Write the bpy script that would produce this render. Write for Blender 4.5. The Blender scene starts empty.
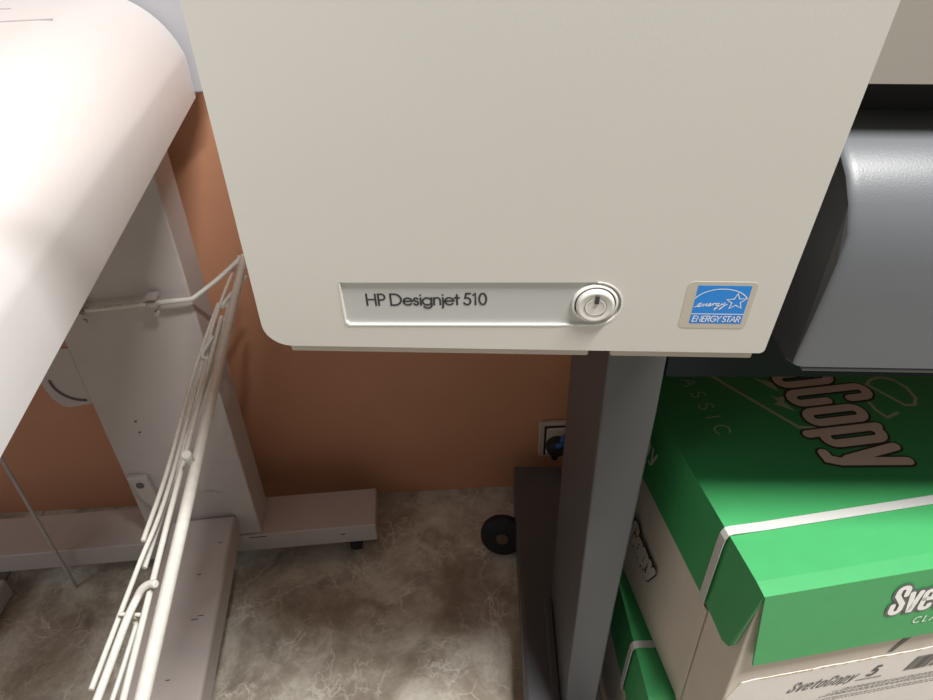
import bpy, bmesh, math, random
from mathutils import Vector, Matrix
R = math.radians
random.seed(4)
sc = bpy.context.scene
COL = sc.collection

# ------------------------------------------------------------------ materials
def mat(name, col, rough=.5, metal=0., spec=.5, noise=None, bump=None, coat=0.):
    m = bpy.data.materials.new(name); m.use_nodes = True
    nt = m.node_tree; b = nt.nodes['Principled BSDF']
    b.inputs['Base Color'].default_value = (*col, 1)
    b.inputs['Roughness'].default_value = rough
    b.inputs['Metallic'].default_value = metal
    b.inputs['Specular IOR Level'].default_value = spec
    if coat: b.inputs['Coat Weight'].default_value = coat
    tc = nt.nodes.new('ShaderNodeTexCoord')
    if noise:                                   # (scale, amount) soft colour mottling
        n = nt.nodes.new('ShaderNodeTexNoise'); n.inputs['Scale'].default_value = noise[0]; n.inputs['Detail'].default_value = 5
        nt.links.new(tc.outputs['Object'], n.inputs['Vector'])
        r = nt.nodes.new('ShaderNodeValToRGB')
        a = noise[1]
        r.color_ramp.elements[0].position = .3; r.color_ramp.elements[1].position = .7
        r.color_ramp.elements[0].color = (*[c*(1-a) for c in col], 1)
        r.color_ramp.elements[1].color = (*[min(1, c*(1+a)) for c in col], 1)
        nt.links.new(n.outputs['Fac'], r.inputs['Fac']); nt.links.new(r.outputs['Color'], b.inputs['Base Color'])
    if bump:                                    # (scale, strength, distance)
        n = nt.nodes.new('ShaderNodeTexNoise'); n.inputs['Scale'].default_value = bump[0]; n.inputs['Detail'].default_value = 3
        nt.links.new(tc.outputs['Object'], n.inputs['Vector'])
        bp = nt.nodes.new('ShaderNodeBump'); bp.inputs['Strength'].default_value = bump[1]; bp.inputs['Distance'].default_value = bump[2]
        nt.links.new(n.outputs['Fac'], bp.inputs['Height']); nt.links.new(bp.outputs['Normal'], b.inputs['Normal'])
    return m

M_cover  = mat('cover_plastic', (.64, .625, .575), .42, bump=(600, .14, .0003), noise=(9, .012))
M_cover2 = mat('body_plastic', (.50, .46, .40), .5, bump=(700, .12, .0003))
M_body_shaded   = mat('shaded_body_plastic', (.33, .305, .27), .5, bump=(600, .12, .0003))  # beige darkened: the shade on the front is put into this colour
M_plate  = mat('plate_plastic', (.50, .51, .49), .38, bump=(500, .15, .0004))
M_rim    = mat('highlight_rim', (.80, .79, .74), .3)  # bright rims; also paints the highlight around the name plate
M_ink    = mat('dark_ink', (.035, .035, .04), .5)
M_button = mat('button_plastic', (.66, .64, .60), .25)
M_blue   = mat('label_blue', (.008, .24, .74), .4)
M_white  = mat('label_white', (.85, .87, .88), .5)
M_clear  = mat('label_border', (.53, .49, .41), .3)
M_roll   = mat('grey_cover_plastic', (.120, .128, .138), .40, bump=(900, .25, .0004), spec=.45)
M_roll_d = mat('dark_cover_plastic', (.065, .067, .07), .45, bump=(420, .2, .0006))
M_black  = mat('black_plastic', (.018, .018, .02), .55)
M_navy   = mat('crossbar_paint', (.007, .009, .013), .6, spec=.2)
M_stand  = mat('stand_paint', (.080, .082, .088), .45, bump=(350, .25, .0005))
M_rubber = mat('rubber', (.012, .013, .015), .75)
M_hub    = mat('caster_hub', (.10, .07, .05), .6)
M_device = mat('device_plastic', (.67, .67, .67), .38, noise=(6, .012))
M_house_shaded  = mat('shaded_housing_plastic', (.42, .42, .45), .45)  # grey tone carries the shade behind the top cover
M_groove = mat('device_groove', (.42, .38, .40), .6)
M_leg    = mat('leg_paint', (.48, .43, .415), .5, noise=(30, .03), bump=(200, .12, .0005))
M_leg_d  = mat('leg_gap', (.12, .10, .10), .7)
M_dent   = mat('leg_scuff', (.10, .08, .08), .7)
M_wire   = mat('wire_enamel', (.62, .61, .57), .38, noise=(160, .06))
M_green  = mat('carton_green', (.055, .37, .12), .5, noise=(60, .03), bump=(260, .15, .0005))
M_carton = mat('carton_board', (.70, .635, .55), .7, noise=(25, .03), bump=(200, .2, .0005))
M_strap  = mat('strap_plastic', (.60, .60, .58), .35)
M_strap2 = mat('dull_strap_plastic', (.70, .635, .55), .5)
M_edge   = mat('torn_edge', (.62, .52, .28), .8)
M_print  = mat('print_grey', (.13, .125, .12), .7)
M_outl   = mat('print_outline', (.055, .04, .03), .6)
M_letter = mat('print_pink', (.86, .64, .50), .6)
M_pale   = mat('print_pale_green', (.52, .55, .34), .6)
M_lwhite = mat('print_white', (.9, .88, .86), .5)
M_lgrey  = mat('print_mid_grey', (.14, .15, .14), .6)
M_paper  = mat('label_paper', (.80, .76, .72), .6, noise=(40, .02))
M_socket = mat('socket_plastic', (.62, .52, .44), .4)
M_bluec  = mat('blue_cable', (.02, .10, .35), .4)

def floor_mat():
    m = bpy.data.materials.new('marble_tile'); m.use_nodes = True
    nt = m.node_tree; N = nt.nodes; L = nt.links; b = N['Principled BSDF']
    tc = N.new('ShaderNodeTexCoord')
    def noise(s, d, dist=0., rough=.55):
        n = N.new('ShaderNodeTexNoise'); n.inputs['Scale'].default_value = s; n.inputs['Detail'].default_value = d
        n.inputs['Distortion'].default_value = dist; n.inputs['Roughness'].default_value = rough
        L.new(tc.outputs['Object'], n.inputs['Vector']); return n
    def ramp(src, stops):
        r = N.new('ShaderNodeValToRGB'); e = r.color_ramp.elements
        while len(e) < len(stops): e.new(.5)
        for k, (p, c) in enumerate(stops): e[k].position = p; e[k].color = (*c, 1)
        L.new(src, r.inputs['Fac']); return r
    base = ramp(noise(8, 10, .35, .70).outputs['Fac'], [(.34, (.30, .255, .20)), (.46, (.42, .375, .31)), (.56, (.60, .565, .485)), (.70, (.78, .75, .67))])
    # veins: distorted voronoi edges
    dn = noise(9, 6, .5)
    add = N.new('ShaderNodeVectorMath'); add.operation = 'MULTIPLY_ADD'; add.inputs[1].default_value = (.22, .22, .22)
    L.new(dn.outputs['Color'], add.inputs[0]); L.new(tc.outputs['Object'], add.inputs[2])
    def veins(sc_, w, seed):
        v = N.new('ShaderNodeTexVoronoi'); v.feature = 'DISTANCE_TO_EDGE'; v.inputs['Scale'].default_value = sc_
        mp = N.new('ShaderNodeMapping'); mp.inputs['Location'].default_value = (seed, seed*.7, 0)
        L.new(add.outputs[0], mp.inputs[0]); L.new(mp.outputs[0], v.inputs['Vector'])
        return ramp(v.outputs['Distance'], [(0, (1, 1, 1)), (w, (0, 0, 0))])
    def mix(f, a, bcol, fac=1.):
        x = N.new('ShaderNodeMix'); x.data_type = 'RGBA'
        mu = N.new('ShaderNodeMath'); mu.operation = 'MULTIPLY'; mu.inputs[1].default_value = fac
        L.new(f, mu.inputs[0]); L.new(mu.outputs[0], x.inputs['Factor'])
        L.new(a, x.inputs['A']); x.inputs['B'].default_value = (*bcol, 1); return x.outputs['Result']
    brk = ramp(noise(12, 4).outputs['Fac'], [(.42, (0, 0, 0)), (.62, (1, 1, 1))])
    v1 = veins(10, .035, 3.1)
    mm = N.new('ShaderNodeMath'); mm.operation = 'MULTIPLY'; L.new(v1.outputs['Color'], mm.inputs[0]); L.new(brk.outputs['Color'], mm.inputs[1])
    c = mix(mm.outputs[0], base.outputs['Color'], (.84, .81, .74), .7)
    v2 = veins(19, .05, 7.7)
    mm2 = N.new('ShaderNodeMath'); mm2.operation = 'MULTIPLY'; L.new(v2.outputs['Color'], mm2.inputs[0]); L.new(brk.outputs['Color'], mm2.inputs[1])
    c = mix(mm2.outputs[0], c, (.80, .77, .69), .6)
    spots = ramp(noise(17, 4, .3).outputs['Fac'], [(.58, (0, 0, 0)), (.72, (1, 1, 1))])
    c = mix(spots.outputs['Color'], c, (.17, .14, .115), .6)
    # grout lines of 0.6 m tiles
    br = N.new('ShaderNodeTexBrick'); br.offset = 0.; br.inputs['Scale'].default_value = 1.
    br.inputs['Brick Width'].default_value = 1.2; br.inputs['Row Height'].default_value = 1.2; br.inputs['Mortar Size'].default_value = .0015
    mp = N.new('ShaderNodeMapping'); mp.inputs['Location'].default_value = (.765, .20, 0); mp.inputs['Rotation'].default_value = (0, 0, R(-2))
    L.new(tc.outputs['Object'], mp.inputs[0]); L.new(mp.outputs[0], br.inputs['Vector'])
    c = mix(br.outputs['Fac'], c, (.07, .055, .045), .7)
    L.new(c, b.inputs['Base Color'])
    b.inputs['Roughness'].default_value = .33
    return m
M_floor = floor_mat()
M_wall = mat('orange_wall_paint', (.62, .30, .175), .7, noise=(5, .05), bump=(60, .25, .002))

# ------------------------------------------------------------------ helpers
IDM = Matrix.Identity(4)
class MB:
    def __init__(s, F=IDM): s.v = []; s.f = []; s.F = F
    def add(s, vs, fs, F=None):
        F = F or s.F; n = len(s.v)
        s.v += [F @ Vector(p) for p in vs]; s.f += [tuple(i+n for i in f) for f in fs]; return s
    def box(s, a, b, F=None):
        x0, y0, z0 = a; x1, y1, z1 = b
        return s.add([(x0,y0,z0),(x1,y0,z0),(x1,y1,z0),(x0,y1,z0),(x0,y0,z1),(x1,y0,z1),(x1,y1,z1),(x0,y1,z1)],
                     [(0,3,2,1),(4,5,6,7),(0,1,5,4),(1,2,6,5),(2,3,7,6),(3,0,4,7)], F)
    def loft(s, rings, cap=True, F=None):
        n = len(rings[0]); vs = [p for r in rings for p in r]; fs = []
        for k in range(len(rings)-1):
            for i in range(n):
                j = (i+1) % n; fs.append((k*n+i, k*n+j, (k+1)*n+j, (k+1)*n+i))
        if cap: fs += [tuple(range(n))[::-1], tuple(range((len(rings)-1)*n, len(rings)*n))]
        return s.add(vs, fs, F)
    def tube(s, pts, r, seg=14, F=None, smooth=0):
        pts = [Vector(p) for p in pts]
        if smooth:                               # Catmull-Rom through the points
            q = [pts[0]*2-pts[1]] + pts + [pts[-1]*2-pts[-2]]; out = []
            for i in range(1, len(q)-2):
                for k in range(smooth):
                    t = k/smooth; a, b, c, d = q[i-1:i+3]
                    out.append(.5*((2*b)+(c-a)*t+(2*a-5*b+4*c-d)*t*t+(3*b-a-3*c+d)*t**3))
            pts = out+[pts[-1]]
        rings = []; prev = None
        for i, p in enumerate(pts):
            t = (pts[min(i+1, len(pts)-1)]-pts[max(i-1, 0)]).normalized()
            u = prev - t*prev.dot(t) if prev else t.cross(Vector((0, 0, 1)) if abs(t.z) < .9 else Vector((1, 0, 0)))
            u.normalize(); prev = u; w = t.cross(u)
            ring = lambda c, rr: [tuple(c+(u*math.cos(2*math.pi*k/seg)+w*math.sin(2*math.pi*k/seg))*rr) for k in range(seg)]
            if i == 0: rings.append(ring(p-t*r*.0, r*.75)); rings.append(ring(p+t*r*.25, r)); continue
            if i == len(pts)-1: rings.append(ring(p-t*r*.25, r)); rings.append(ring(p, r*.75)); continue
            rings.append(ring(p, r))
        return s.loft(rings, True, F)
    def lathe(s, prof, F=None, seg=40):          # prof: (radius, height) around local z
        rings = [[(r*math.cos(2*math.pi*k/seg), r*math.sin(2*math.pi*k/seg), h) for k in range(seg)] for r, h in prof]
        return s.loft(rings, True, F)
    def prism(s, poly, h0, h1, F=None):          # poly in local xy, extruded along z
        return s.loft([[(x, y, h0) for x, y in poly], [(x, y, h1) for x, y in poly]], True, F)
    def build(s, name, m, parent=None, bevel=0., seg=3, smooth=True, base=None):
        me = bpy.data.meshes.new(name)
        off = base if base is not None else (ROOT[0] if parent is not None else Vector((0, 0, 0)))
        me.from_pydata([tuple(p-off) for p in s.v], [], s.f)
        bm = bmesh.new(); bm.from_mesh(me)
        bmesh.ops.recalc_face_normals(bm, faces=bm.faces) if len(s.f) > 1 else None
        bm.to_mesh(me); bm.free()
        me.materials.append(m)
        if smooth:
            for p in me.polygons: p.use_smooth = True
            me.set_sharp_from_angle(angle=R(38))
        o = bpy.data.objects.new(name, me); COL.objects.link(o)
        if parent is not None: o.parent = parent
        elif base is not None: o.location = base
        if bevel:
            b = o.modifiers.new('bevel', 'BEVEL'); b.width = bevel; b.segments = seg; b.limit_method = 'ANGLE'; b.angle_limit = R(40); b.harden_normals = True
        return o
ROOT = [Vector((0, 0, 0))]
def root(name, loc, label, cat, group=None):
    o = bpy.data.objects.new(name, None); COL.objects.link(o); o.location = loc; o.empty_display_size = .05
    ROOT[0] = Vector(loc); tag(o, label, cat, group); return o
def tag(o, label, cat, group=None):
    o['label'] = label; o['category'] = cat
    if group: o['group'] = group
    return o
def lab(o, label): o['label'] = label; return o
def struct(o): o['kind'] = 'structure'; return o
def frame(o, rz=0, ry=0, rx=0):
    return Matrix.Translation(o) @ Matrix.Rotation(R(rz), 4, 'Z') @ Matrix.Rotation(R(ry), 4, 'Y') @ Matrix.Rotation(R(rx), 4, 'X')

# strokes: flat pen lines in a local xy plane (lifted to height h), for lettering and printed marks
def arc(cx, cy, rx, ry, a0, a1, n=14): return [(cx+rx*math.cos(R(a0+(a1-a0)*k/n)), cy+ry*math.sin(R(a0+(a1-a0)*k/n))) for k in range(n+1)]
def rrect(x0, y0, x1, y1, r, a=None):
    p = arc(x1-r, y1-r, r, r, 0, 90, 5)+arc(x0+r, y1-r, r, r, 90, 180, 5)+arc(x0+r, y0+r, r, r, 180, 270, 5)+arc(x1-r, y0+r, r, r, 270, 360, 5)
    return p+[p[0]]
LIFT = [0]
def pen(mb, path, w, h, F, round_=True):
    """one mitred ribbon with round ends; each ribbon lies a hair above the one before, so crossing strokes never coincide"""
    P = []
    for x, y in path:
        v = Vector((x, y))
        if not P or (v-P[-1]).length > w*.02: P.append(v)
    closed = len(P) > 3 and (P[0]-P[-1]).length < w*.05
    if closed: P.pop()
    LIFT[0] = (LIFT[0]+1) % 12; h = h+LIFT[0]*1.2e-5
    n = len(P); rot = lambda d: Vector((-d.y, d.x)); Ls = []; Rs = []
    for i, p in enumerate(P):
        a = P[i-1] if (i or closed) else None; b = P[(i+1) % n] if (i < n-1 or closed) else None
        if a is None: m = rot((b-p).normalized()); k = 1
        elif b is None: m = rot((p-a).normalized()); k = 1
        else:
            n1 = rot((p-a).normalized()); n2 = rot((b-p).normalized()); m = n1+n2
            if m.length < 1e-6: m = n1.copy()
            m.normalize(); k = min(1/max(.2, m.dot(n1)), 1.6)
        Ls.append(p+m*w/2*k); Rs.append(p-m*w/2*k)
    vs = [(*q, h) for q in Ls]+[(*q, h) for q in Rs]
    fs = [(i, n+i, n+(i+1) % n, (i+1) % n) for i in range(n if closed else n-1)]
    mb.add(vs, fs, F)
    if round_ and not closed:
        for c, o in ((P[0], P[1]), (P[-1], P[-2])):
            d = (c-o).normalized(); u = rot(d); K = 8
            mb.add([(*(c+(u*math.cos(math.pi*k/K)+d*math.sin(math.pi*k/K))*w/2), h) for k in range(K+1)], [tuple(range(K+1))], F)
def poly(mb, pts, h, F): LIFT[0] = (LIFT[0]+1) % 12; mb.add([(x, y, h+LIFT[0]*1.2e-5) for x, y in pts], [tuple(range(len(pts)))], F)

# thin geometric alphabet, cap height 1, x-height .64: (advance, [paths])
O_ = lambda cx, r: arc(cx, r, r, r, 0, 360, 26)
G = {
 'H': (.84, [[(.08,0),(.08,1)],[(.70,0),(.70,1)],[(.08,.52),(.70,.52)]]),
 'P': (.62, [[(.08,0),(.08,1),(.30,1)]+arc(.30,.74,.24,.26,90,-90)+[(.08,.48)]]),
 'D': (.94, [[(.08,0),(.08,1),(.34,1)]+arc(.34,.5,.48,.5,90,-90)+[(.08,0)]]),
 'e': (.72, [[(.04,.34),(.66,.34)]+arc(.35,.32,.31,.32,4,320)]),
 's': (.46, [arc(.22,.49,.14,.15,20,250,8)+arc(.22,.17,.15,.17,70,-160,10)]),
 'i': (.22, [[(.10,0),(.10,.64)],[(.10,.88),(.10,.90)]]),
 'g': (.76, [O_(.34,.32), [(.66,.64),(.66,.0)]+arc(.36,-.02,.30,.27,0,-150,10)]),
 'n': (.62, [[(.08,0),(.08,.64)], [(.08,.38)]+arc(.30,.38,.22,.26,180,0,12)+[(.52,0)]]),
 'j': (.20, [[(.10,.64),(.10,-.18)]+arc(.0,-.18,.10,.10,0,-70,4),[(.10,.88),(.10,.90)]]),
 't': (.38, [[(.18,0),(.18,.90)],[(.02,.62),(.34,.62)]]),
 '5': (.60, [[(.50,1),(.20,1),(.13,.60)]+arc(.26,.31,.25,.31,110,-150,14)]),
 '1': (.46, [[(.10,.86),(.26,1),(.26,0)]]),
 '0': (.64, [arc(.32,.5,.25,.5,0,360,26)]),
 ' ': (.26, []),
 'C': (.90, [arc(.50,.5,.44,.5,48,312,20)]),
 'L': (.56, [[(.08,1),(.08,0),(.46,0)]]),
 'A': (.84, [[(.04,0),(.40,1),(.76,0)],[(.17,.36),(.63,.36)]]),
 'S': (.60, [arc(.28,.75,.22,.25,30,260,10)+arc(.28,.25,.24,.25,80,-150,10)]),
 'I': (.26, [[(.13,0),(.13,1)]]),
 'E': (.62, [[(.48,1),(.08,1),(.08,0),(.48,0)],[(.08,.52),(.44,.52)]]),
 'N': (.84, [[(.08,0),(.08,1),(.68,0),(.68,1)]]),
 'R': (.68, [[(.08,0),(.08,1),(.34,1)]+arc(.34,.74,.22,.26,90,-90,8)+[(.08,.48)],[(.34,.48),(.58,0)]]),
 'G': (.94, [arc(.50,.5,.44,.5,48,340,20)+[(.92,.46),(.56,.46)]]),
 'Y': (.74, [[(.04,1),(.36,.48),(.68,1)],[(.36,.48),(.36,0)]]),
 'T': (.66, [[(.02,1),(.62,1)],[(.32,1),(.32,0)]]),
}
# heavy condensed alphabet, cap height 1: (advance, [paths]); pen about .125
HV = {
 'S': (.34, [[(.26,.66),(.26,.78)]+arc(.165,.82,.095,.115,0,180,8)+[(.07,.68),(.26,.36),(.26,.20)]+arc(.165,.18,.095,.115,0,-180,8)+[(.07,.34)]]),
 'v': (.31, [[(.06,.68),(.14,.07),(.17,.07),(.25,.68)]]),
 'e': (.33, [[(.07,.40),(.25,.40),(.25,.58)]+arc(.16,.60,.09,.08,0,180,6)+[(.07,.14)]+arc(.16,.14,.09,.08,180,360,6)+[(.25,.17)]]),
 't': (.25, [[(.12,.88),(.12,.14),(.16,.07),(.20,.07)],[(.04,.66),(.20,.66)]]),
 'o': (.33, [rrect(.07,.07,.25,.67,.085)]),
 'C': (.33, [[(.25,.70),(.25,.86)]+arc(.16,.86,.09,.08,0,180,6)+[(.07,.14)]+arc(.16,.14,.09,.08,180,360,6)+[(.25,.42)]]),
 'p': (.33, [rrect(.07,.07,.25,.67,.085),[(.07,.70),(.07,-.08)]]),
 'y': (.31, [[(.06,.68),(.15,.12)],[(.27,.68),(.17,.02),(.12,-.08),(.03,-.08)]]),
}
def text(mb, s, x, y, size, w, h, F, table=G, sx=1., shear=0., gap=0., round_=True):
    for ch in s:
        adv, paths = table[ch]
        for p in paths:
            pen(mb, [(x+(px+shear*py)*size*sx, y+py*size) for px, py in p], w, h, F, round_)
        x += adv*size*sx+gap
    return x

# ------------------------------------------------------------------ the room
fl = MB().box((-2.6, -2.4, -.05), (2.6, .955, 0)).build('floor', M_floor, smooth=False); struct(fl)
WF = frame((-.1712, .909, 0), 1.9)
wl = MB(WF).box((-2.6, 0, 0), (2.9, .1, 2.7)).build('wall_back', M_wall, smooth=False); struct(wl)

# ------------------------------------------------------------------ large format printer (right)
PO = (.0192, .3224, .7633)
PF = frame(PO, -2.5, 1.3)                 # body of the printer (x right, y towards the wall, z up)
CF = frame(PO, -2.5, 1.3, 4.7)            # its leaning end cover
# in-plane frame of the end cover: local x right, local y up, local z out of the cover
DF = CF @ Matrix(((1,0,0,0),(0,0,-1,0),(0,1,0,0),(0,0,0,1)))
pr = root('large_format_printer', (.14, .60, 0), 'large beige and grey printer on a dark grey stand, filling the centre top', 'printer')
X0, X1, Z0, Z1 = -.1345, .1495, -.0008, .350
def cover_ring(phi):
    c, s_ = 1-math.sin(phi), 1-math.cos(phi)
    tp = .014
    rl, rr, rb, rt = .013*c, .0034*c, .0030*c, .012*c
    h = -.0050*s_
    x0, x1, z0, z1 = X0+rl, X1-rr, Z0+rb, Z1-rt
    def cor(cx, cy, r, a0):
        q = [(cx+r*math.cos(R(a0+15*k)), cy+r*math.sin(R(a0+15*k)), h) for k in range(7)]
        return [(x+(tp*max(0, y) if x > 0 else 0), y, z) for x, y, z in q]
    r1, r2 = .015-rl*.5, .003
    return cor(x0+r1, z0+r1, r1, 180)+cor(x1-r2, z0+r2, r2, 270)+cor(x1-.02, z1-.02, .02, 0)+cor(x0+.02, z1-.02, .02, 90)
# recess outline (turned a touch in the cover plane as the plate sits)
tl = R(1.05); pc = Vector((-.0865, .0152))
def PT(x, y): return (pc.x+x*math.cos(tl)-y*math.sin(tl), pc.y+x*math.sin(tl)+y*math.cos(tl))
def recess(off=0.):
    l, b, t, r = off, off, .0290-off, .1370
    rad = (t-b)/2; cy = (t+b)/2
    loc = [(l+.002, b)]+[(r+rad*math.cos(R(a)), cy+rad*math.sin(R(a))) for a in range(-90, 91, 9)]+[(l, t), (l, b+.002)]
    return [PT(*p) for p in loc]
rings = [cover_ring(R(a)) for a in (0, 15, 30, 45, 60, 75, 90)][::-1]
cov = MB(DF)
cov.loft(rings, False)
deep = [[(x, y, z) for x, y, z in rings[-1]], [(x, y, z-.50) for x, y, z in rings[-1]]]
cov.loft(deep, False)
cov.add(deep[1], [tuple(range(len(deep[1])))])
# front face with a hole for the recess
bm = bmesh.new()
def loop(pts):
    vs = [bm.verts.new((p[0], p[1], 0)) for p in pts]
    for i in range(len(vs)): bm.edges.new((vs[i], vs[(i+1) % len(vs)]))
loop([rings[0][i] for i in range(len(rings[0])) if i == 0 or (Vector(rings[0][i])-Vector(rings[0][i-1])).length > 1e-6]); loop(recess())
bmesh.ops.triangle_fill(bm, edges=bm.edges[:], use_beauty=True)
bm.verts.index_update()
cov.add([tuple(v.co) for v in bm.verts], [tuple(v.index for v in f.verts) for f in bm.faces]); bm.free()
ra, rb_ = recess(), recess(.0006)
cov.loft([[(x, y, 0) for x, y in ra], [(x, y, -.0016) for x, y in rb_]], False)
cover = cov.build('end_cover', M_cover, pr)
lab(cover, 'beige textured plastic end cover with one rounded side')
# name plate at the bottom of the recess, a painted edge highlight, the lettering
plate = MB(DF).prism(recess(.0003), -.0026, -.0014).build('name_plate', M_plate, pr); lab(plate, 'silver grey name plate sunk in the end cover')
rim = MB(DF)
ro = recess(-.0004); ri = recess(.0004); n = len(ro)
k0 = 0
for i in range(n):
    j = (i+1) % n
    a, b = ro[i], ro[j]
    if min(a[1], b[1]) > pc.y+.0270 and max(abs(a[0]-b[0]), 0) > .03: continue  # painted highlight is left off the top edge
    rim.add([(*ro[i], .0003), (*ro[j], .0003), (*ri[j], .0003), (*ri[i], .0003), (*ro[i], -.0004), (*ro[j], -.0004), (*ri[j], -.0012), (*ri[i], -.0012)],
            [(0,1,2,3),(0,4,5,1),(3,2,6,7)])
rim.build('highlight_rim', M_rim, plate)
TF = DF @ Matrix.Translation((-.0740, .0283, 0)) @ Matrix.Rotation(R(1.6), 4, 'Z')
lt = MB(TF)
endx = 0
for ch in 'HP Designjet 510': endx += G[ch][0]
text(lt, 'HP Designjet 510', 0, 0, .0074, .00112, -.0013, TF, sx=.0662/(.0074*endx))
lt.build('lettering', M_ink, plate, smooth=False)
# power button
BF = DF @ Matrix.Translation((.0502, .0325, 0))
MB(BF).lathe([(.0125, -.0014), (.0125, -.0002), (.0118, .0006), (.0112, .0006), (.0110, -.0004)], seg=48).build('button_ring', M_rim, pr)
gap = MB(BF).lathe([(.0112, -.001), (.0112, .0002), (.0104, .0002), (.0104, -.001)], seg=48).build('button_gap', M_ink, pr)
btn = MB(BF).lathe([(.0103, -.001), (.0103, .0022), (.0100, .0029), (.0094, .0033), (.0086, .0034), (.0078, .0031), (.0066, .0029), (.0001, .0028)], seg=48).build('power_button', M_button, pr)
lab(btn, 'round pale power button')
ps = MB(BF); pen(ps, arc(0, .0002, .0052, .0052, 118, 422, 40), .0008, .0031, BF); ps.build('power_symbol', M_rim, btn, smooth=False)
ps = MB(BF); pen(ps, arc(0, .0002, .0058, .0058, 118, 422, 40), .0003, .0031, BF); ps.build('power_symbol_outline', M_print, btn, smooth=False)
MB(BF).box((-.0008, .0024, .0028), (.0014, .0078, .0037)).build('power_symbol_bar', M_ink, btn, bevel=.0003)
# energy label
E_ = MB(DF); EF = DF
E_.prism(rrect(.0975, .0172, .1340, .0483, .003)[:-1], 0, .00018, EF)
el = E_.build('energy_label', M_clear, pr, smooth=False); lab(el, 'small blue and white efficiency sticker with pale border')
e = MB(EF).box((.1028, .0205, .00012), (.1309, .0459, .00024)); e.build('blue_print', M_blue, el, smooth=False)
e = MB(EF); H_ = .00030
pen(e, [(.1028, .0271), (.1309, .0271)], .0005, H_, EF, False)
pen(e, arc(.1166, .0335, .0150, .0103, 158, 26, 26), .0005, H_, EF)
star = []
for k in range(11):
    a = 90+36*k; rr = .0055 if k % 2 == 0 else .0023
    star.append((.1250+rr*math.cos(R(a+4)), .0356+rr*math.sin(R(a+4))))
pen(e, star, .00055, H_, EF)
def script(pts): pen(e, [(.1036+x*.0010, .0305+y*.0010) for x, y in pts], .00050, H_, EF)
script([(0,1.2),(1.5,1.8),(3,3),(3.0,4.0),(2.0,3.6),(1.4,2.2),(2.2,1.4),(3.8,2.2)])
script([(3.8,2.2),(4.6,3.6),(4.4,1.6),(5.4,3.2),(6.2,3.5),(6.0,2.0),(7.2,2.4)])
script([(7.2,2.4),(8.2,3.4),(8.0,4.0),(7.2,3.2),(7.4,2.0),(8.8,2.6),(9.6,4.0),(9.4,2.2),(10.0,3.8),(10.8,4.0)])
script([(12.6,4.0),(11.4,3.8),(11.0,2.6),(12.2,2.6),(12.8,4.0),(12.0,.8),(10.8,-.6),(10.8,.6),(13.2,2.4)])
script([(13.2,2.4),(14.2,4.2),(14.0,2.8),(15.2,3.6),(15.8,4.6),(14.8,1.2),(13.4,-.6),(13.6,.6),(17.0,3.4)])
tw = sum(G[c][0] for c in 'ENERGY STAR')
text(e, 'ENERGY STAR', .1040, .0219, .0038, .00055, H_, EF, sx=.0258/(.0038*tw), shear=.12)
e.build('label_lettering', M_white, el, smooth=False)
# lower lip of the cover
lip = MB(CF)
lip.box((-.122, .004, -.0085), (.0515, .06, -.0005)); lip.box((.0640, .004, -.0085), (.1455, .06, -.0005))
lab(lip.build('cover_lip', M_cover2, pr, bevel=.0012), 'narrow lip under the end cover')
MB(CF).box((.0525, .012, -.0040), (.0630, .06, .0)).build('lip_bracket', M_hub, pr)
# main body, paper slot and grey roll cover
MB(PF).box((-.10, .110, -.040), (1.05, .50, .135)).build('body_base', M_black, pr, bevel=.004)
bt = MB(PF)
prof = [(.070, .1285), (.066, .22), (.064, .36), (.48, .37), (.49, .36), (.49, .1285)]  # front leans out towards the top so that it falls darker
bt.loft([[(x, y, z) for y, z in prof] for x in (.158, 1.08)])
lab(bt.build('upper_body', M_body_shaded, pr, smooth=False), 'beige upper body to the right of the end cover')
MB(PF).box((.155, .112, .060), (1.05, .140, .150)).build('paper_slot', M_roll_d, pr)
pr_ = [(.122, .040), (.122, .102), (.108, .1025), (.085, .1000), (.068, .0940), (.054, .0845), (.044, .0710), (.038, .0550), (.0355, .0380), (.0350, .015), (.0350, -.0365), (.045, -.0405), (.122, -.0405)]
rc = MB(PF)
def left_x(y, z):                          # the end of the roll cover bulges a little half way up
    t = max(0, min(1, (z+.04)/.095)); return .1875+.0075*t-.004*max(0, (z-.055)/.033)
def rr_ring(dx, ins):
    out = []
    for y, z in pr_:
        cy, cz = .090, .020
        f = 1-ins
        out.append((left_x(y, z)+dx if dx is not None else 1.03, cy+(y-cy)*f if y < .12 else y, cz+(z-cz)*f))
    return out
rc.loft([rr_ring(0, .035), rr_ring(.0006, .021), rr_ring(.002, .010), rr_ring(.0045, .003), rr_ring(.007, 0), rr_ring(None, 0)], False)
roll = rc.build('roll_cover', M_roll, pr); lab(roll, 'grey rounded roll cover below the dark paper slot')
rc = MB(PF); rc.add(rr_ring(0, .035), [tuple(range(len(pr_)))]); rc.build('cover_side', M_roll_d, roll, smooth=False)
MB(PF).box((.196, .038, -.0425), (1.03, .11, -.0395)).build('cover_seam', M_roll, roll, bevel=.001)
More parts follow.
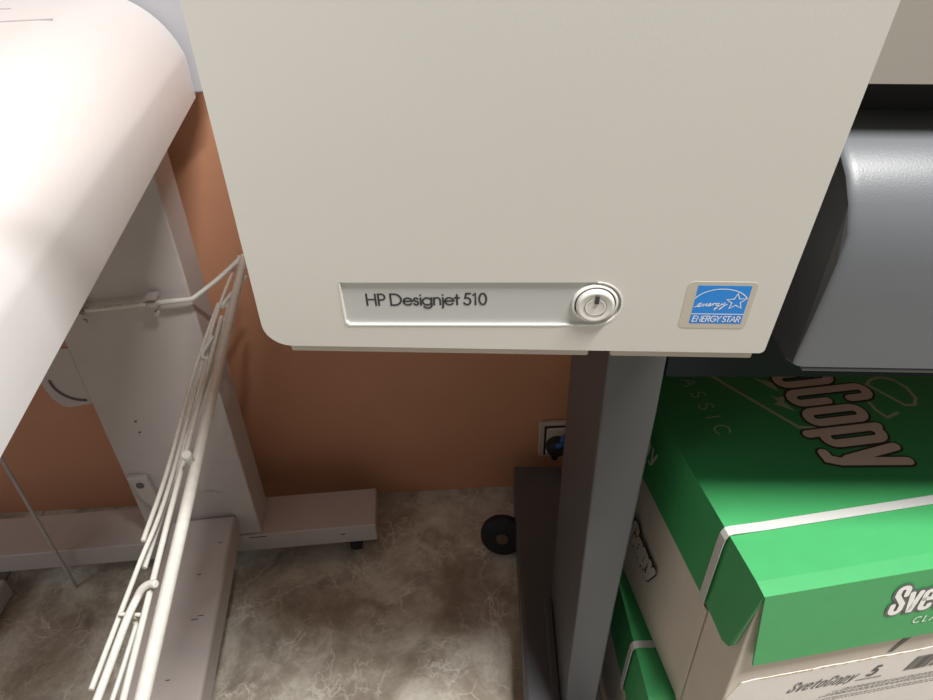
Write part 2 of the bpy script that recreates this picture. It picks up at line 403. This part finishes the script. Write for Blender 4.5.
# stand: column, foot, crossbar, caster
SF = frame((.1080, .4261, 0), -2.0)
colm = MB(SF)
def crect(w, z): return [(0,0,z),(w,0,z),(w,.010,z),(.024,.016,z),(.020,.186,z),(0,.186,z)]
colm.loft([crect(.0345, .085), crect(.037, .22), crect(.0385, .35), crect(.0425, .50), crect(.0450, .62), crect(.0455, .745)])
lab(colm.build('stand_column', M_stand, pr, bevel=.0022), 'dark grey upright column of the stand')
foot = MB(frame((.0707, .66, 0), -1.75))
def fr(y, zt): return [(0, y, .028), (.084, y, .028), (.084, y, zt), (0, y, zt)]
foot.loft([fr(-.44, .088), fr(-.30, .100), fr(.215, .100)])
lab(foot.build('stand_foot', M_stand, pr, bevel=.006), 'dark grey floor beam of the stand')
# small curved fillet where the column meets the foot
MB(frame((.1080, .4300, 0), -2.0)).box((-.012, .0, .098), (.0, .176, .104)).build('column_weld', M_stand, pr, bevel=.003)
MB(frame((.156, .430, 0), -2.5)).box((0, .002, .649), (1.0, .07, .728)).build('crossbar', M_navy, pr, bevel=.002)
MB(SF).lathe([(.0035, 0), (.0035, .001), (.0030, .0014), (.0001, .0014)], frame((.1095, .478, .652), 0, -90) ).build('column_bolt', M_rim, pr)
WC = frame((.0530, .772, .0390), -8, 0, 78)
cas = MB(WC).lathe([(.012, -.011), (.030, -.011), (.0370, -.007), (.0380, 0), (.0370, .007), (.030, .011), (.012, .011)], seg=44)
cas = lab(cas.build('caster', M_rubber, pr), 'black rubber caster beside the floor beam')
MB(WC).lathe([(.010, -.0125), (.0115, .0), (.010, .0130), (.007, .0140), (.0001, .0140)]).build('caster_hub', M_hub, cas)
MB(IDM).tube([(.0545, .772, .0375), (.074, .772, .0375)], .006).build('caster_axle', M_black, cas)
MB(frame((.0, 0, 0))).box((.076, .76, .0002), (.12, .80, .028)).build('caster_mount', M_black, pr, bevel=.003)
MB(IDM).box((.085, .27, .0002), (.125, .31, .028)).build('caster_mount', M_black, pr, bevel=.003)

# ------------------------------------------------------------------ white device on the left
dv = root('plotter', (-.55, .4, 0), 'white machine with rounded edge on white metal legs, filling the left side', 'machine')
ang = math.degrees(math.atan2(.1318, .9913))
VF = frame((-.3064, .8388, 0), ang)        # origin at its far right bottom corner, y towards the wall, x right
profile = [(-.0015, .760), (0, .7615), (0, .806)]
rr = .057
rr = .088
for a in range(18, 91, 6): profile.append((rr*(math.cos(R(a))-math.cos(R(14))), .806+1.05*rr*(math.sin(R(a))-math.sin(R(14)))))
profile += [(-.9, .8765), (-.9, .760)]
b = MB(VF)
def vring(y, ins):
    cx, cz = -.06, .80
    return [(x-ins if x > -.5 else x, y, z-(ins if z > .82 else 0)) for x, z in profile]
b.loft([vring(-1.15, 0), vring(-.006, 0), vring(-.0025, .0010), vring(-.0005, .003), vring(0, .006)])
lab(b.build('top_cover', M_device, dv), 'white top cover with a long rounded edge')
b = MB(VF)
bp_ = [(-.9, .762), (.008, .762), (.016, .795), (.022, .83), (.021, .87), (.014, .905), (-.002, .935), (-.04, .955), (-.9, .96)]
b.loft([[(x, y, z) for x, z in bp_] for y in (.004, .042)])
lab(b.build('rear_housing', M_house_shaded, dv, bevel=.004), 'rounded housing behind the top cover')
b = MB(VF)
b.box((-.40, -.1525, .8725), (-.073, -.1495, .8768)); b.build('panel_seam', M_groove, dv)
MB(VF).box((-.40, -.0890, .8755), (-.130, -.0865, .8768)).build('panel_seam', M_groove, dv)
LF = frame((-.3456, .7562, 0), 4.6)
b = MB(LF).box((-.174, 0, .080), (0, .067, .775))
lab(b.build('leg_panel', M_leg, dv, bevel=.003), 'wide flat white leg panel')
b = MB(LF)
for (x, z) in ((-.1258, .3415), (-.1265, .3204)): b = MB(LF); b.lathe([(.0017, 0), (.0017, .0008), (.0001, .0008)], LF @ Matrix.Translation((x, 0, z)) @ Matrix.Rotation(R(90), 4, 'X'), 10); b.build('leg_screw_hole', M_dent, dv)
b = MB(LF); pen(b, arc(-.062, .1735, .020, .016, 145, 35, 12), .0022, 0, LF @ Matrix.Rotation(R(90), 4, 'X') @ Matrix.Translation((0, 0, .0012))); b.build('leg_embossing', M_leg, dv)
BM_ = frame((-.1590, .7674, 0), 4.2)
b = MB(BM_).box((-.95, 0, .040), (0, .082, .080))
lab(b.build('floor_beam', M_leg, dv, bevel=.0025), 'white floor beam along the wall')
MB(BM_).box((-.060, -.0007, .062), (-.052, .0, .0635)).build('beam_slot', M_dent, dv); MB(BM_).box((-.208, -.0007, .0735), (-.180, .0, .0748)).build('beam_slot', M_dent, dv)
YB = frame((-.3765, .7520, 0), 5.8)
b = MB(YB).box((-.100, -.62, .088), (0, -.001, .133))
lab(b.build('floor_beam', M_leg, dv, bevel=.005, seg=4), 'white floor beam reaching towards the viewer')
b = MB(YB)
for x, y, l in ((-.034, -.185, .010), (-.026, -.180, .008), (-.040, -.11, .006), (-.05, -.27, .006), (-.018, -.055, .006)): MB(YB).box((x, y, .1328), (x+l, y+.0014, .1333)).build('beam_scuff', M_dent, dv)
for x, y in ((-.040, .045), (-.30, .045)):
    c = MB(BM_).lathe([(.010, -.011), (.0195, -.009), (.0205, 0), (.0195, .009), (.010, .011)], BM_ @ Matrix.Translation((x, y-.02, .0208)) @ Matrix.Rotation(R(90), 4, 'Y'), 28)
    c.box((x-.006, y-.026, .030), (x+.006, y-.010, .0405))
    lab(c.build('caster', M_rubber, dv), 'small black caster under the beam')
b = MB(YB).box((-.072, -.10, .0002), (-.03, -.05, .0885)); b.build('beam_support', M_black, dv, bevel=.003)
MB(YB).box((-.072, -.56, .0002), (-.03, -.51, .0885)).build('beam_support', M_black, dv, bevel=.003)
# bracket with a curved slot, and the small hinge plate lower down
bp2 = [(-.1735, .470), (-.1735, .3745), (-.209, .3700), (-.217, .3735), (-.2265, .388), (-.2300, .405), (-.232, .47)]
KF = LF @ Matrix(((1,0,0,0),(0,0,1,0),(0,1,0,0),(0,0,0,1)))
b = MB(KF).prism(bp2, .006, .012); br = b.build('side_bracket', M_leg, dv, bevel=.0015)
LXZ = LF @ Matrix.Rotation(R(90), 4, 'X')
b = MB(LXZ); pen(b, arc(-.1815, .418, .036, .036, 178, 268, 14), .0045, -.0055, LXZ); b.build('bracket_slot', M_dent, br, smooth=False)
b = MB(LXZ); pen(b, [(-.1742, .478), (-.1742, .374)], .0026, -.0050, LXZ, False); b.build('bracket_seam', M_leg_d, br, smooth=False)
b = MB(KF).prism([(-.168, .240), (-.139, .238), (-.132, .160), (-.140, .158), (-.158, .190)], -.010, .0)
hp = b.build('hinge_plate', M_leg, dv, bevel=.0025)
b = MB(LF).lathe([(.0062, 0), (.0062, .0006), (.0001, .0006)], LF @ Matrix.Translation((-.1515, -.0100, .2235)) @ Matrix.Rotation(R(90), 4, 'X'), 20); b.build('plate_hole', M_leg_d, hp)
b = MB().box((-.90, .61, .0002), (-.762, .712, .040)); b.build('foot_glide', M_leg, dv, bevel=.006)
b = MB().tube([(-.6640, .7190, .0005), (-.6638, .7190, .30), (-.6635, .7190, .765)], .0028)
lab(b.build('support_rod', M_leg, dv), 'thin white upright rod standing in front of the floor beam')

# ------------------------------------------------------------------ wire basket between the two machines
wb = root('wire_basket', (-.24, .45, .55), 'white enamelled wire basket seen edge-on between the white machine and the printer', 'basket')
b = MB().tube([(-.2745, .775, .58), (-.2035, .2202, .58), (-.1865, .087, .58)], .0048, 18); lab(b.build('frame_rod', M_wire, wb), 'thickest white rod')
for nm, pts, r, sm in (
    ('rod', [(-.2740, .66, .57), (-.2390, .3689, .57), (-.2203, .2258, .57), (-.2060, .12, .57)], .0023, 0),
    ('rod', [(-.2992, .8293, .555), (-.2888, .666, .555), (-.2593, .4262, .555), (-.2556, .3411, .555), (-.254, .3004, .555), (-.2517, .2409, .555)], .0019, 6),
    ('rod', [(-.2985, .72, .55), (-.2929, .6436, .55), (-.286, .5718, .55), (-.2692, .4432, .55), (-.2634, .3652, .55)], .0020, 6),
    ('rod', [(-.2786, .7109, .56), (-.2642, .5584, .56), (-.2616, .443, .55), (-.259, .3467, .54)], .0024, 6),
    ('hooked_rod', [(-.2230, .3030, .5795), (-.2285, .3044, .578), (-.2344, .3026, .575), (-.2382, .2972, .57), (-.2400, .280, .568), (-.2423, .2315, .56), (-.2454, .1478, .55)], .0028, 6),
    ('hooked_rod', [(-.2475, .2950, .551), (-.2458, .2954, .55), (-.2436, .2930, .548), (-.2439, .2882, .545), (-.2484, .247, .53), (-.2509, .1809, .52)], .0019, 6),
    ('cross_rod', [(-.252, .293, .56), (-.236, .292, .56)], .0014, 0),
    ('cross_rod', [(-.264, .74, .575), (-.286, .70, .560), (-.2786, .7109, .556)], .0022, 4),
    ('cross_rod', [(-.2700, .6150, .575), (-.2800, .598, .562), (-.2710, .60, .556)], .0022, 4),
    ('mounting_rod', [(-.2800, .7950, .575), (-.310, .770, .556), (-.335, .7490, .5440), (-.3402, .7450, .5424), (-.350, .7435, .5418), (-.392, .7415, .5394), (-.4715, .7351, .5358)], .0030, 5)):
    MB().tube(pts, r, 12, smooth=sm).build(nm, M_wire, wb)
for x, z in ((-.3869, .5492), (-.4760, .5440)):
    cl = MB(); cl.box((x-.0065, .732+(x+.387)*.08, z-.010), (x+.0065, .7500+(x+.387)*.08, z-.0075)); cl.box((x-.0065, .736+(x+.387)*.08, z-.002), (x+.0065, .7500+(x+.387)*.08, z+.002))
    cl.lathe([(.0035, 0), (.0035, .004), (.0001, .004)], Matrix.Translation((x, .7428+(x+.387)*.08, z-.024)) @ Matrix.Rotation(R(90), 4, 'X'), 12)
    cl.build('rod_clip', M_leg, wb)
PG = Matrix.Translation((-.2325, .4190, .585))
b = MB(PG).lathe([(.0010, -.016), (.0036, -.004), (.0036, .006), (.0041, .0065), (.0041, .0105), (.0037, .0112), (.0001, .0112)], PG @ Matrix.Rotation(R(18), 4, 'X'), 20)
b.box((0, -.002, -.006), (.006, .002, -.001))
lab(b.build('peg', M_wire, wb), 'short round peg on the thickest rod')

# ------------------------------------------------------------------ paper cartons
def carton(F, W, D, H, LH, label, name_front, strap_y, bottom):
    """F: origin at the lid's near left top corner, x along the front, y back, z up (top at 0)."""
    loc = F @ Vector((W/2, D/2, -H))
    r = root('paper_carton', tuple(loc), label, 'box', 'green lidded paper cartons')
    t = .0025
    bd = MB(F).box((t, t+.002, -H), (W-t, D-t, -.006)).build('carton_body', M_carton, r, bevel=.0018); lab(bd, 'cream cardboard body')
    ld = MB(F)
    # top with a shallow crease along the near edge
    ld.loft([[(x, 0, -.0016), (x, .0125, 0), (x, D, 0), (x, D, -.004), (x, .0125, -.004), (x, .0005, -.0045)] for x in (0, W)])
    def flap(p):                                  # outline + thickness direction
        pts, d = p; n_ = len(pts)
        ld.loft([[tuple(q) for q in pts], [tuple(Vector(q)+Vector(d)) for q in pts]])
    flap(([(.0008, 0, -.0018), (W-.0008, 0, -.0018), (W-.009, -.004, -LH), (.0100, -.004, -LH-.001)], (0, .0018, 0)))      # front
    flap(([(0, .0008, -.0020), (0, D, -.0005), (-.002, D-.010, -LH), (-.003, .052, -LH), (-.0035, .023, -LH-.003), (-.004, .0130, -LH+.004), (-.003, .0095, -LH+.012)], (.0016, 0, 0)))  # left
    flap(([(W, .0008, -.0020), (W, D, -.0005), (W+.002, D-.010, -LH), (W+.002, .012, -LH)], (-.0016, 0, 0)))
    flap(([(0, D, -.0005), (W, D, -.0005), (W-.008, D+.003, -LH), (.008, D+.003, -LH)], (0, -.0018, 0)))
    ldo = ld.build('lid', M_green, r, smooth=False); lab(ldo, 'green lid with drop flaps')
    b = MB(F)
    def strap(y, z0):
        o1 = .0009; w = .0085
        path = [(-.0062, -LH), (-.0050, -LH*.5), (-.0042, -.016), (-.0034, -.004), (-.0012, .0010), (.003, .0020), (.012, .0016), (.03, .0010), (W-.03, .0010), (W-.003, .0014), (W+.0015, .0002), (W+.004, -.02), (W+.005, -LH)]
        for (xa, za), (xb, zb) in zip(path, path[1:]):
            b.add([(xa, y, za), (xa, y+w, za), (xb, y+w, zb), (xb, y, zb)], [(0, 1, 2, 3)])
    for y in (strap_y, D-strap_y-.01):
        b = MB(F); strap(y, 0)
        so = b.build('strap', M_strap, r, smooth=False); s_ = so.modifiers.new('th', 'SOLIDIFY'); s_.thickness = .0007; s_.offset = 0
        lab(so, 'white plastic packing strap')
        lw = MB(F)
        for sx_ in (-1, 1):
            lw = MB(F); o0 = 0 if sx_ < 0 else W
            pa = [(o0+sx_*.0062, -LH), (o0+sx_*.0006-sx_*.001, -LH-.012), (o0-sx_*.0010, -H+.004)]
            for (xa, za), (xb, zb) in zip(pa, pa[1:]): lw.add([(xa, y+.001, za), (xa, y+.0095, za), (xb, y+.0095, zb), (xb, y+.001, zb)], [(0, 1, 2, 3)])
            lo_ = lw.build('strap_end', M_strap2, so, smooth=False); s2_ = lo_.modifiers.new('th', 'SOLIDIFY'); s2_.thickness = .0006; s2_.offset = 0
    return r, bd, ldo

UF = frame((.2164, .3064, .5400), 8.6)
W, D, H, LH = .305, .43, .273, .092
up, ubody, ulid = carton(UF, W, D, H, LH, 'green lidded paper carton on top of the stack, torn paper label on its front', True, .0555, 0)
# ---- print on the lid top: reads from the back towards the viewer, frame x = reading direction, y = letter height
TP = UF @ Matrix(((0, 1, 0, 0), (-1, 0, 0, 0), (0, 0, 1, 0), (0, 0, 0, 1)))     # (s, t) -> (x=t, y=-s)
ub = MB(TP); up_ = MB(TP)
C8 = .0885
def top_text(mb, w, h):
    x = -.3520
    for ch in 'SvetoCopy':
        adv, paths = HV[ch]
        for p in paths:
            q = []
            for px, py in p:
                sx = px*C8; ty = .1325+py*C8*(1. if ch in 'SC' else (1.0 if py > .3 else 1.0))
                q.append((x+sx+.03*(ty-.13), ty))
            pen(mb, q, w, h, TP)
        x += adv*C8*.985
top_text(ub, .0148, .0004); top_text(up_, .0100, .0008)
lab(ub.build('print_outline', M_outl, ulid, smooth=False), 'dark outline of the big lettering')
lab(up_.build('lettering', M_letter, ulid, smooth=False), 'big heavy lettering on the lid')
b = MB(TP)
pen(b, [(-.262, .072), (-.236, .084), (-.163, .1225), (-.159, .140)], .0036, .0002, TP, False)
pen(b, [(-.262, .072), (-.30, .105)], .0036, .0002, TP, False)
lab(b.build('printed_outline', M_pale, ulid, smooth=False), 'pale angular outline'); b = MB(TP)
ep = [(225, 205), (240, 173), (249, 171), (257, 180), (259, 196), (254, 210), (243, 217), (230, 214), (217, 203), (209, 187), (208, 172), (212, 160)]
pen(b, [(-y/1000, x/1000) for x, y in ep], .0034, .0002, TP); pen(b, [(-.1600, .2125), (-.1640, .2260)], .0034, .0002, TP)
lab(b.build('printed_symbol', M_pale, ulid, smooth=False), 'pale round emblem'); b = MB(TP)
poly(b, [(-.240, .117), (-.2290, .133), (-.2150, .131), (-.2260, .1235)], .0002, TP)
b.build('printed_star', M_pale, ulid, smooth=False); b = MB(TP)
poly(b, [(-.212, .120), (-.2060, .1250), (-.2080, .134), (-.2000, .128), (-.1840, .1315), (-.1930, .1230), (-.1980, .116), (-.2010, .1225)], .0002, TP)
b.build('printed_star', M_pale, ulid, smooth=False)
b = MB(TP); text(b, 'CLASSIC', -.2920, .0430, .0145, .0015, .0002, TP, gap=.0095)
lab(b.build('spaced_lettering', M_pale, ulid, smooth=False), 'small widely spaced lettering')
# ---- front of the lid
FF = UF @ Matrix.Rotation(R(90), 4, 'X')         # x right, y up, z towards the viewer
FL = FF @ Matrix.Translation((0, 0, .0003)) @ Matrix.Rotation(R(-2.55), 4, 'X')
b = MB(FL); text(b, 'SvetoCopy', .1145, -.0535, .0370, .0090, .0002, FL, HV, sx=1.10, shear=0.); lab(b.build('print_outline', M_lgrey, ulid, smooth=False), 'grey outline of the front lettering')
b = MB(FL); text(b, 'SvetoCopy', .1145, -.0535, .0370, .0048, .0005, FL, HV, sx=1.10, shear=0.); lab(b.build('lettering', M_lwhite, ulid, smooth=False), 'white heavy lettering on the lid front')
b = MB(FL); text(b, 'CLASSIC', .1440, -.0705, .0074, .0011, .0003, FL, gap=.0025, shear=.15); b.build('small_lettering', M_lwhite, ulid, smooth=False)
# ---- left side of the lid and of the body (mirrored view from the left: x runs towards the viewer)
LS = UF @ Matrix(((0, 0, -1, 0), (-1, 0, 0, 0), (0, 1, 0, 0), (0, 0, 0, 1)))
b = MB(LS); text(b, 'SvetoCopy', -.318, -.0580, .0300, .0032, .0034, LS, HV, sx=1.5, shear=.12); b.build('side_lettering', M_lwhite, ulid, smooth=False)
b = MB(LS); text(b, 'SvetoCopy', -.300, -.2020, .0400, .0112, .0005, LS, HV, sx=1.25, shear=.2); b.build('print_outline', M_outl, ubody, smooth=False)
b = MB(LS); text(b, 'SvetoCopy', -.300, -.2020, .0400, .0078, .0009, LS, HV, sx=1.25, shear=.2); b.build('side_lettering', M_carton, ubody, smooth=False)
# ---- front of the body: slanting mark, torn label
FB = FF @ Matrix.Translation((0, 0, -.0045))
b = MB(FB); poly(b, [(.149, -.129), (.154, -.129), (.1705, -.100), (.163, -.100)], .0006, FB); b.build('slanting_mark', M_lgrey, ubody, smooth=False)
lb = MB(FB)
random.seed(9)
pts = [(.004, -.160), (.0135, -.134)]
x = .0135
while x < .285: x += random.uniform(.004, .012); pts.append((x, -.1325+random.uniform(-.0007, .0007)))
pts += [(.290, -.240), (.004, -.240)]
lb.prism(pts, .0004, .0014, FB)
pl = lab(lb.build('paper_label', M_paper, up, smooth=False), 'white torn paper label with grey print')
b = MB(FB)
x = .030
while x < .28:
    w = random.uniform(.004, .011); poly(b, [(x, -.1338), (x+w, -.1338), (x+w*.9, -.1322+random.uniform(0, .0012)), (x+w*.2, -.1320)], .0016, FB); x += w+random.uniform(0, .012) if x > .07 else w
b.build('torn_edge', M_edge, pl, smooth=False)
b = MB(FB); H2 = .0018
text(b, 'SvetoCopy', .0610, -.1680, .0165, .0015, H2, FB, HV, sx=1.38, shear=.38)
def t5(x, y, s, w): pen(b, [(x+s*(px+.4*py), y+s*py) for px, py in G['5'][1][0]], w, H2, FB, False)
t5(.1390, -.1625, .0138, .0034)
x = .1225
while x < .146: w = random.uniform(.0012, .0026); poly(b, [(x+.008, -.1685), (x+w+.008, -.1685), (x+w+.0085, -.1670), (x+.0085, -.1670)], H2, FB); x += w+.0006
x = .1775
for k in range(30):
    w = random.choice((.0005, .0008, .0013, .0018)); poly(b, [(x, -.1660), (x+w, -.1660), (x+w+.007, -.1440), (x+.007, -.1440)], H2, FB); x += w+random.choice((.0005, .0007, .0011))
for row, (x0, y0) in enumerate(((.122, -.1790), (.112, -.1815), (.108, -.1850), (.100, -.1875), (.040, -.1930), (.038, -.1965))):
    x = x0
    while x < .26: w = random.uniform(.0015, .006); poly(b, [(x, y0), (x+w, y0), (x+w+.0003, y0+.0010), (x+.0003, y0+.0010)], H2, FB); x += w+random.uniform(.0006, .0014)
lab(b.build('label_print', M_print, pl, smooth=False), 'grey lettering, figure and barcode')

LOF = frame((.1815, .3620, .2640), 1.8)
lo, lbody, llid = carton(LOF, W, D, .2635, .088, 'green lidded paper carton on the floor, underneath the other carton', False, .066, 0)

# ------------------------------------------------------------------ socket and plug on the wall
SO = WF @ Matrix.Translation((.2958, 0, .1250))
so = root('wall_socket', tuple(SO @ Vector((.04, 0, 0))), 'cream wall socket low on the orange wall, left of the stand column', 'socket')
b = MB(SO).box((0, -.010, -.0405), (.080, -.0004, .0405)); b.build('socket_frame', M_socket, so, bevel=.003)
b = MB(SO).box((.009, -.0112, -.034), (.071, -.0098, .034)); b.build('socket_gap', M_black, so)
b = MB(SO).box((.0125, -.0155, -.031), (.0675, -.0105, .031)); b.build('socket_insert', M_socket, so, bevel=.003)
pg = root('power_plug', tuple(SO @ Vector((.045, -.02, 0))), 'black plug with a blue cable pushed into the wall socket', 'plug')
b = MB(SO).lathe([(.018, .0162), (.0195, .024), (.018, .032), (.012, .036), (.0001, .036)], SO @ Matrix.Translation((.030, 0, -.003)) @ Matrix.Rotation(R(90), 4, 'X'), 26)
b.build('plug_body', M_black, pg)
b = MB(SO).tube([(.029, -.028, -.008), (.027, -.029, -.020), (.026, -.028, -.0285)], .006, 12); b.build('plug_grip', M_rubber, pg)
b = MB(SO).tube([(.032, -.034, .006), (.028, -.040, .014), (.038, -.041, .020), (.036, -.040, .028), (.050, -.034, .038), (.082, -.02, .055), (.10, -.015, .10)], .0045, 10, smooth=6)
b.build('blue_cable', M_bluec, pg)

# ------------------------------------------------------------------ camera
cam = bpy.data.cameras.new('camera'); co = bpy.data.objects.new('camera', cam); COL.objects.link(co)
f = 700.; d = Vector((493-466.5, 1300-350, f)).normalized()       # straight down, in camera axes (x right, y down, z forward)
Yw = (Vector((0, 0, 1))-d*d.z).normalized(); Xw = d.cross(Yw)
if Xw.x < 0: Xw = -Xw
Rm = Matrix((Xw, Yw, -d))
cm = Matrix((Rm @ Vector((1, 0, 0)), Rm @ Vector((0, -1, 0)), Rm @ Vector((0, 0, -1)))).transposed().to_4x4()
cm.translation = (0, 0, 1); co.matrix_world = cm
cam.sensor_width = 36; cam.lens = f/933*36; cam.clip_start = .01
sc.camera = co

# ------------------------------------------------------------------ light
def area(name, loc, tgt, size, e, col, size_y=None):
    l = bpy.data.lights.new(name, 'AREA'); l.energy = e; l.color = col; l.size = size
    if size_y: l.shape = 'RECTANGLE'; l.size_y = size_y
    o = bpy.data.objects.new(name, l); COL.objects.link(o); o.location = loc
    o.rotation_euler = (Vector(tgt)-Vector(loc)).to_track_quat('-Z', 'Y').to_euler(); return o
area('ceiling_lamp', (.62, -.17, 2.6), (.30, .15, 0), .75, 87, (1., .98, .955), .10)
area('window_light', (-2.2, -1.0, 1.9), (0, .5, .7), 1.0, 9, (.88, .94, 1.), 1.2)
w = bpy.data.worlds.new('world'); sc.world = w; w.use_nodes = True
w.node_tree.nodes['Background'].inputs['Color'].default_value = (1., .93, .86, 1)
w.node_tree.nodes['Background'].inputs['Strength'].default_value = .20
vs = sc.view_settings; vs.view_transform = 'Standard'; vs.look = 'None'; vs.gamma = 1; vs.use_curve_mapping = False; vs.exposure = 0
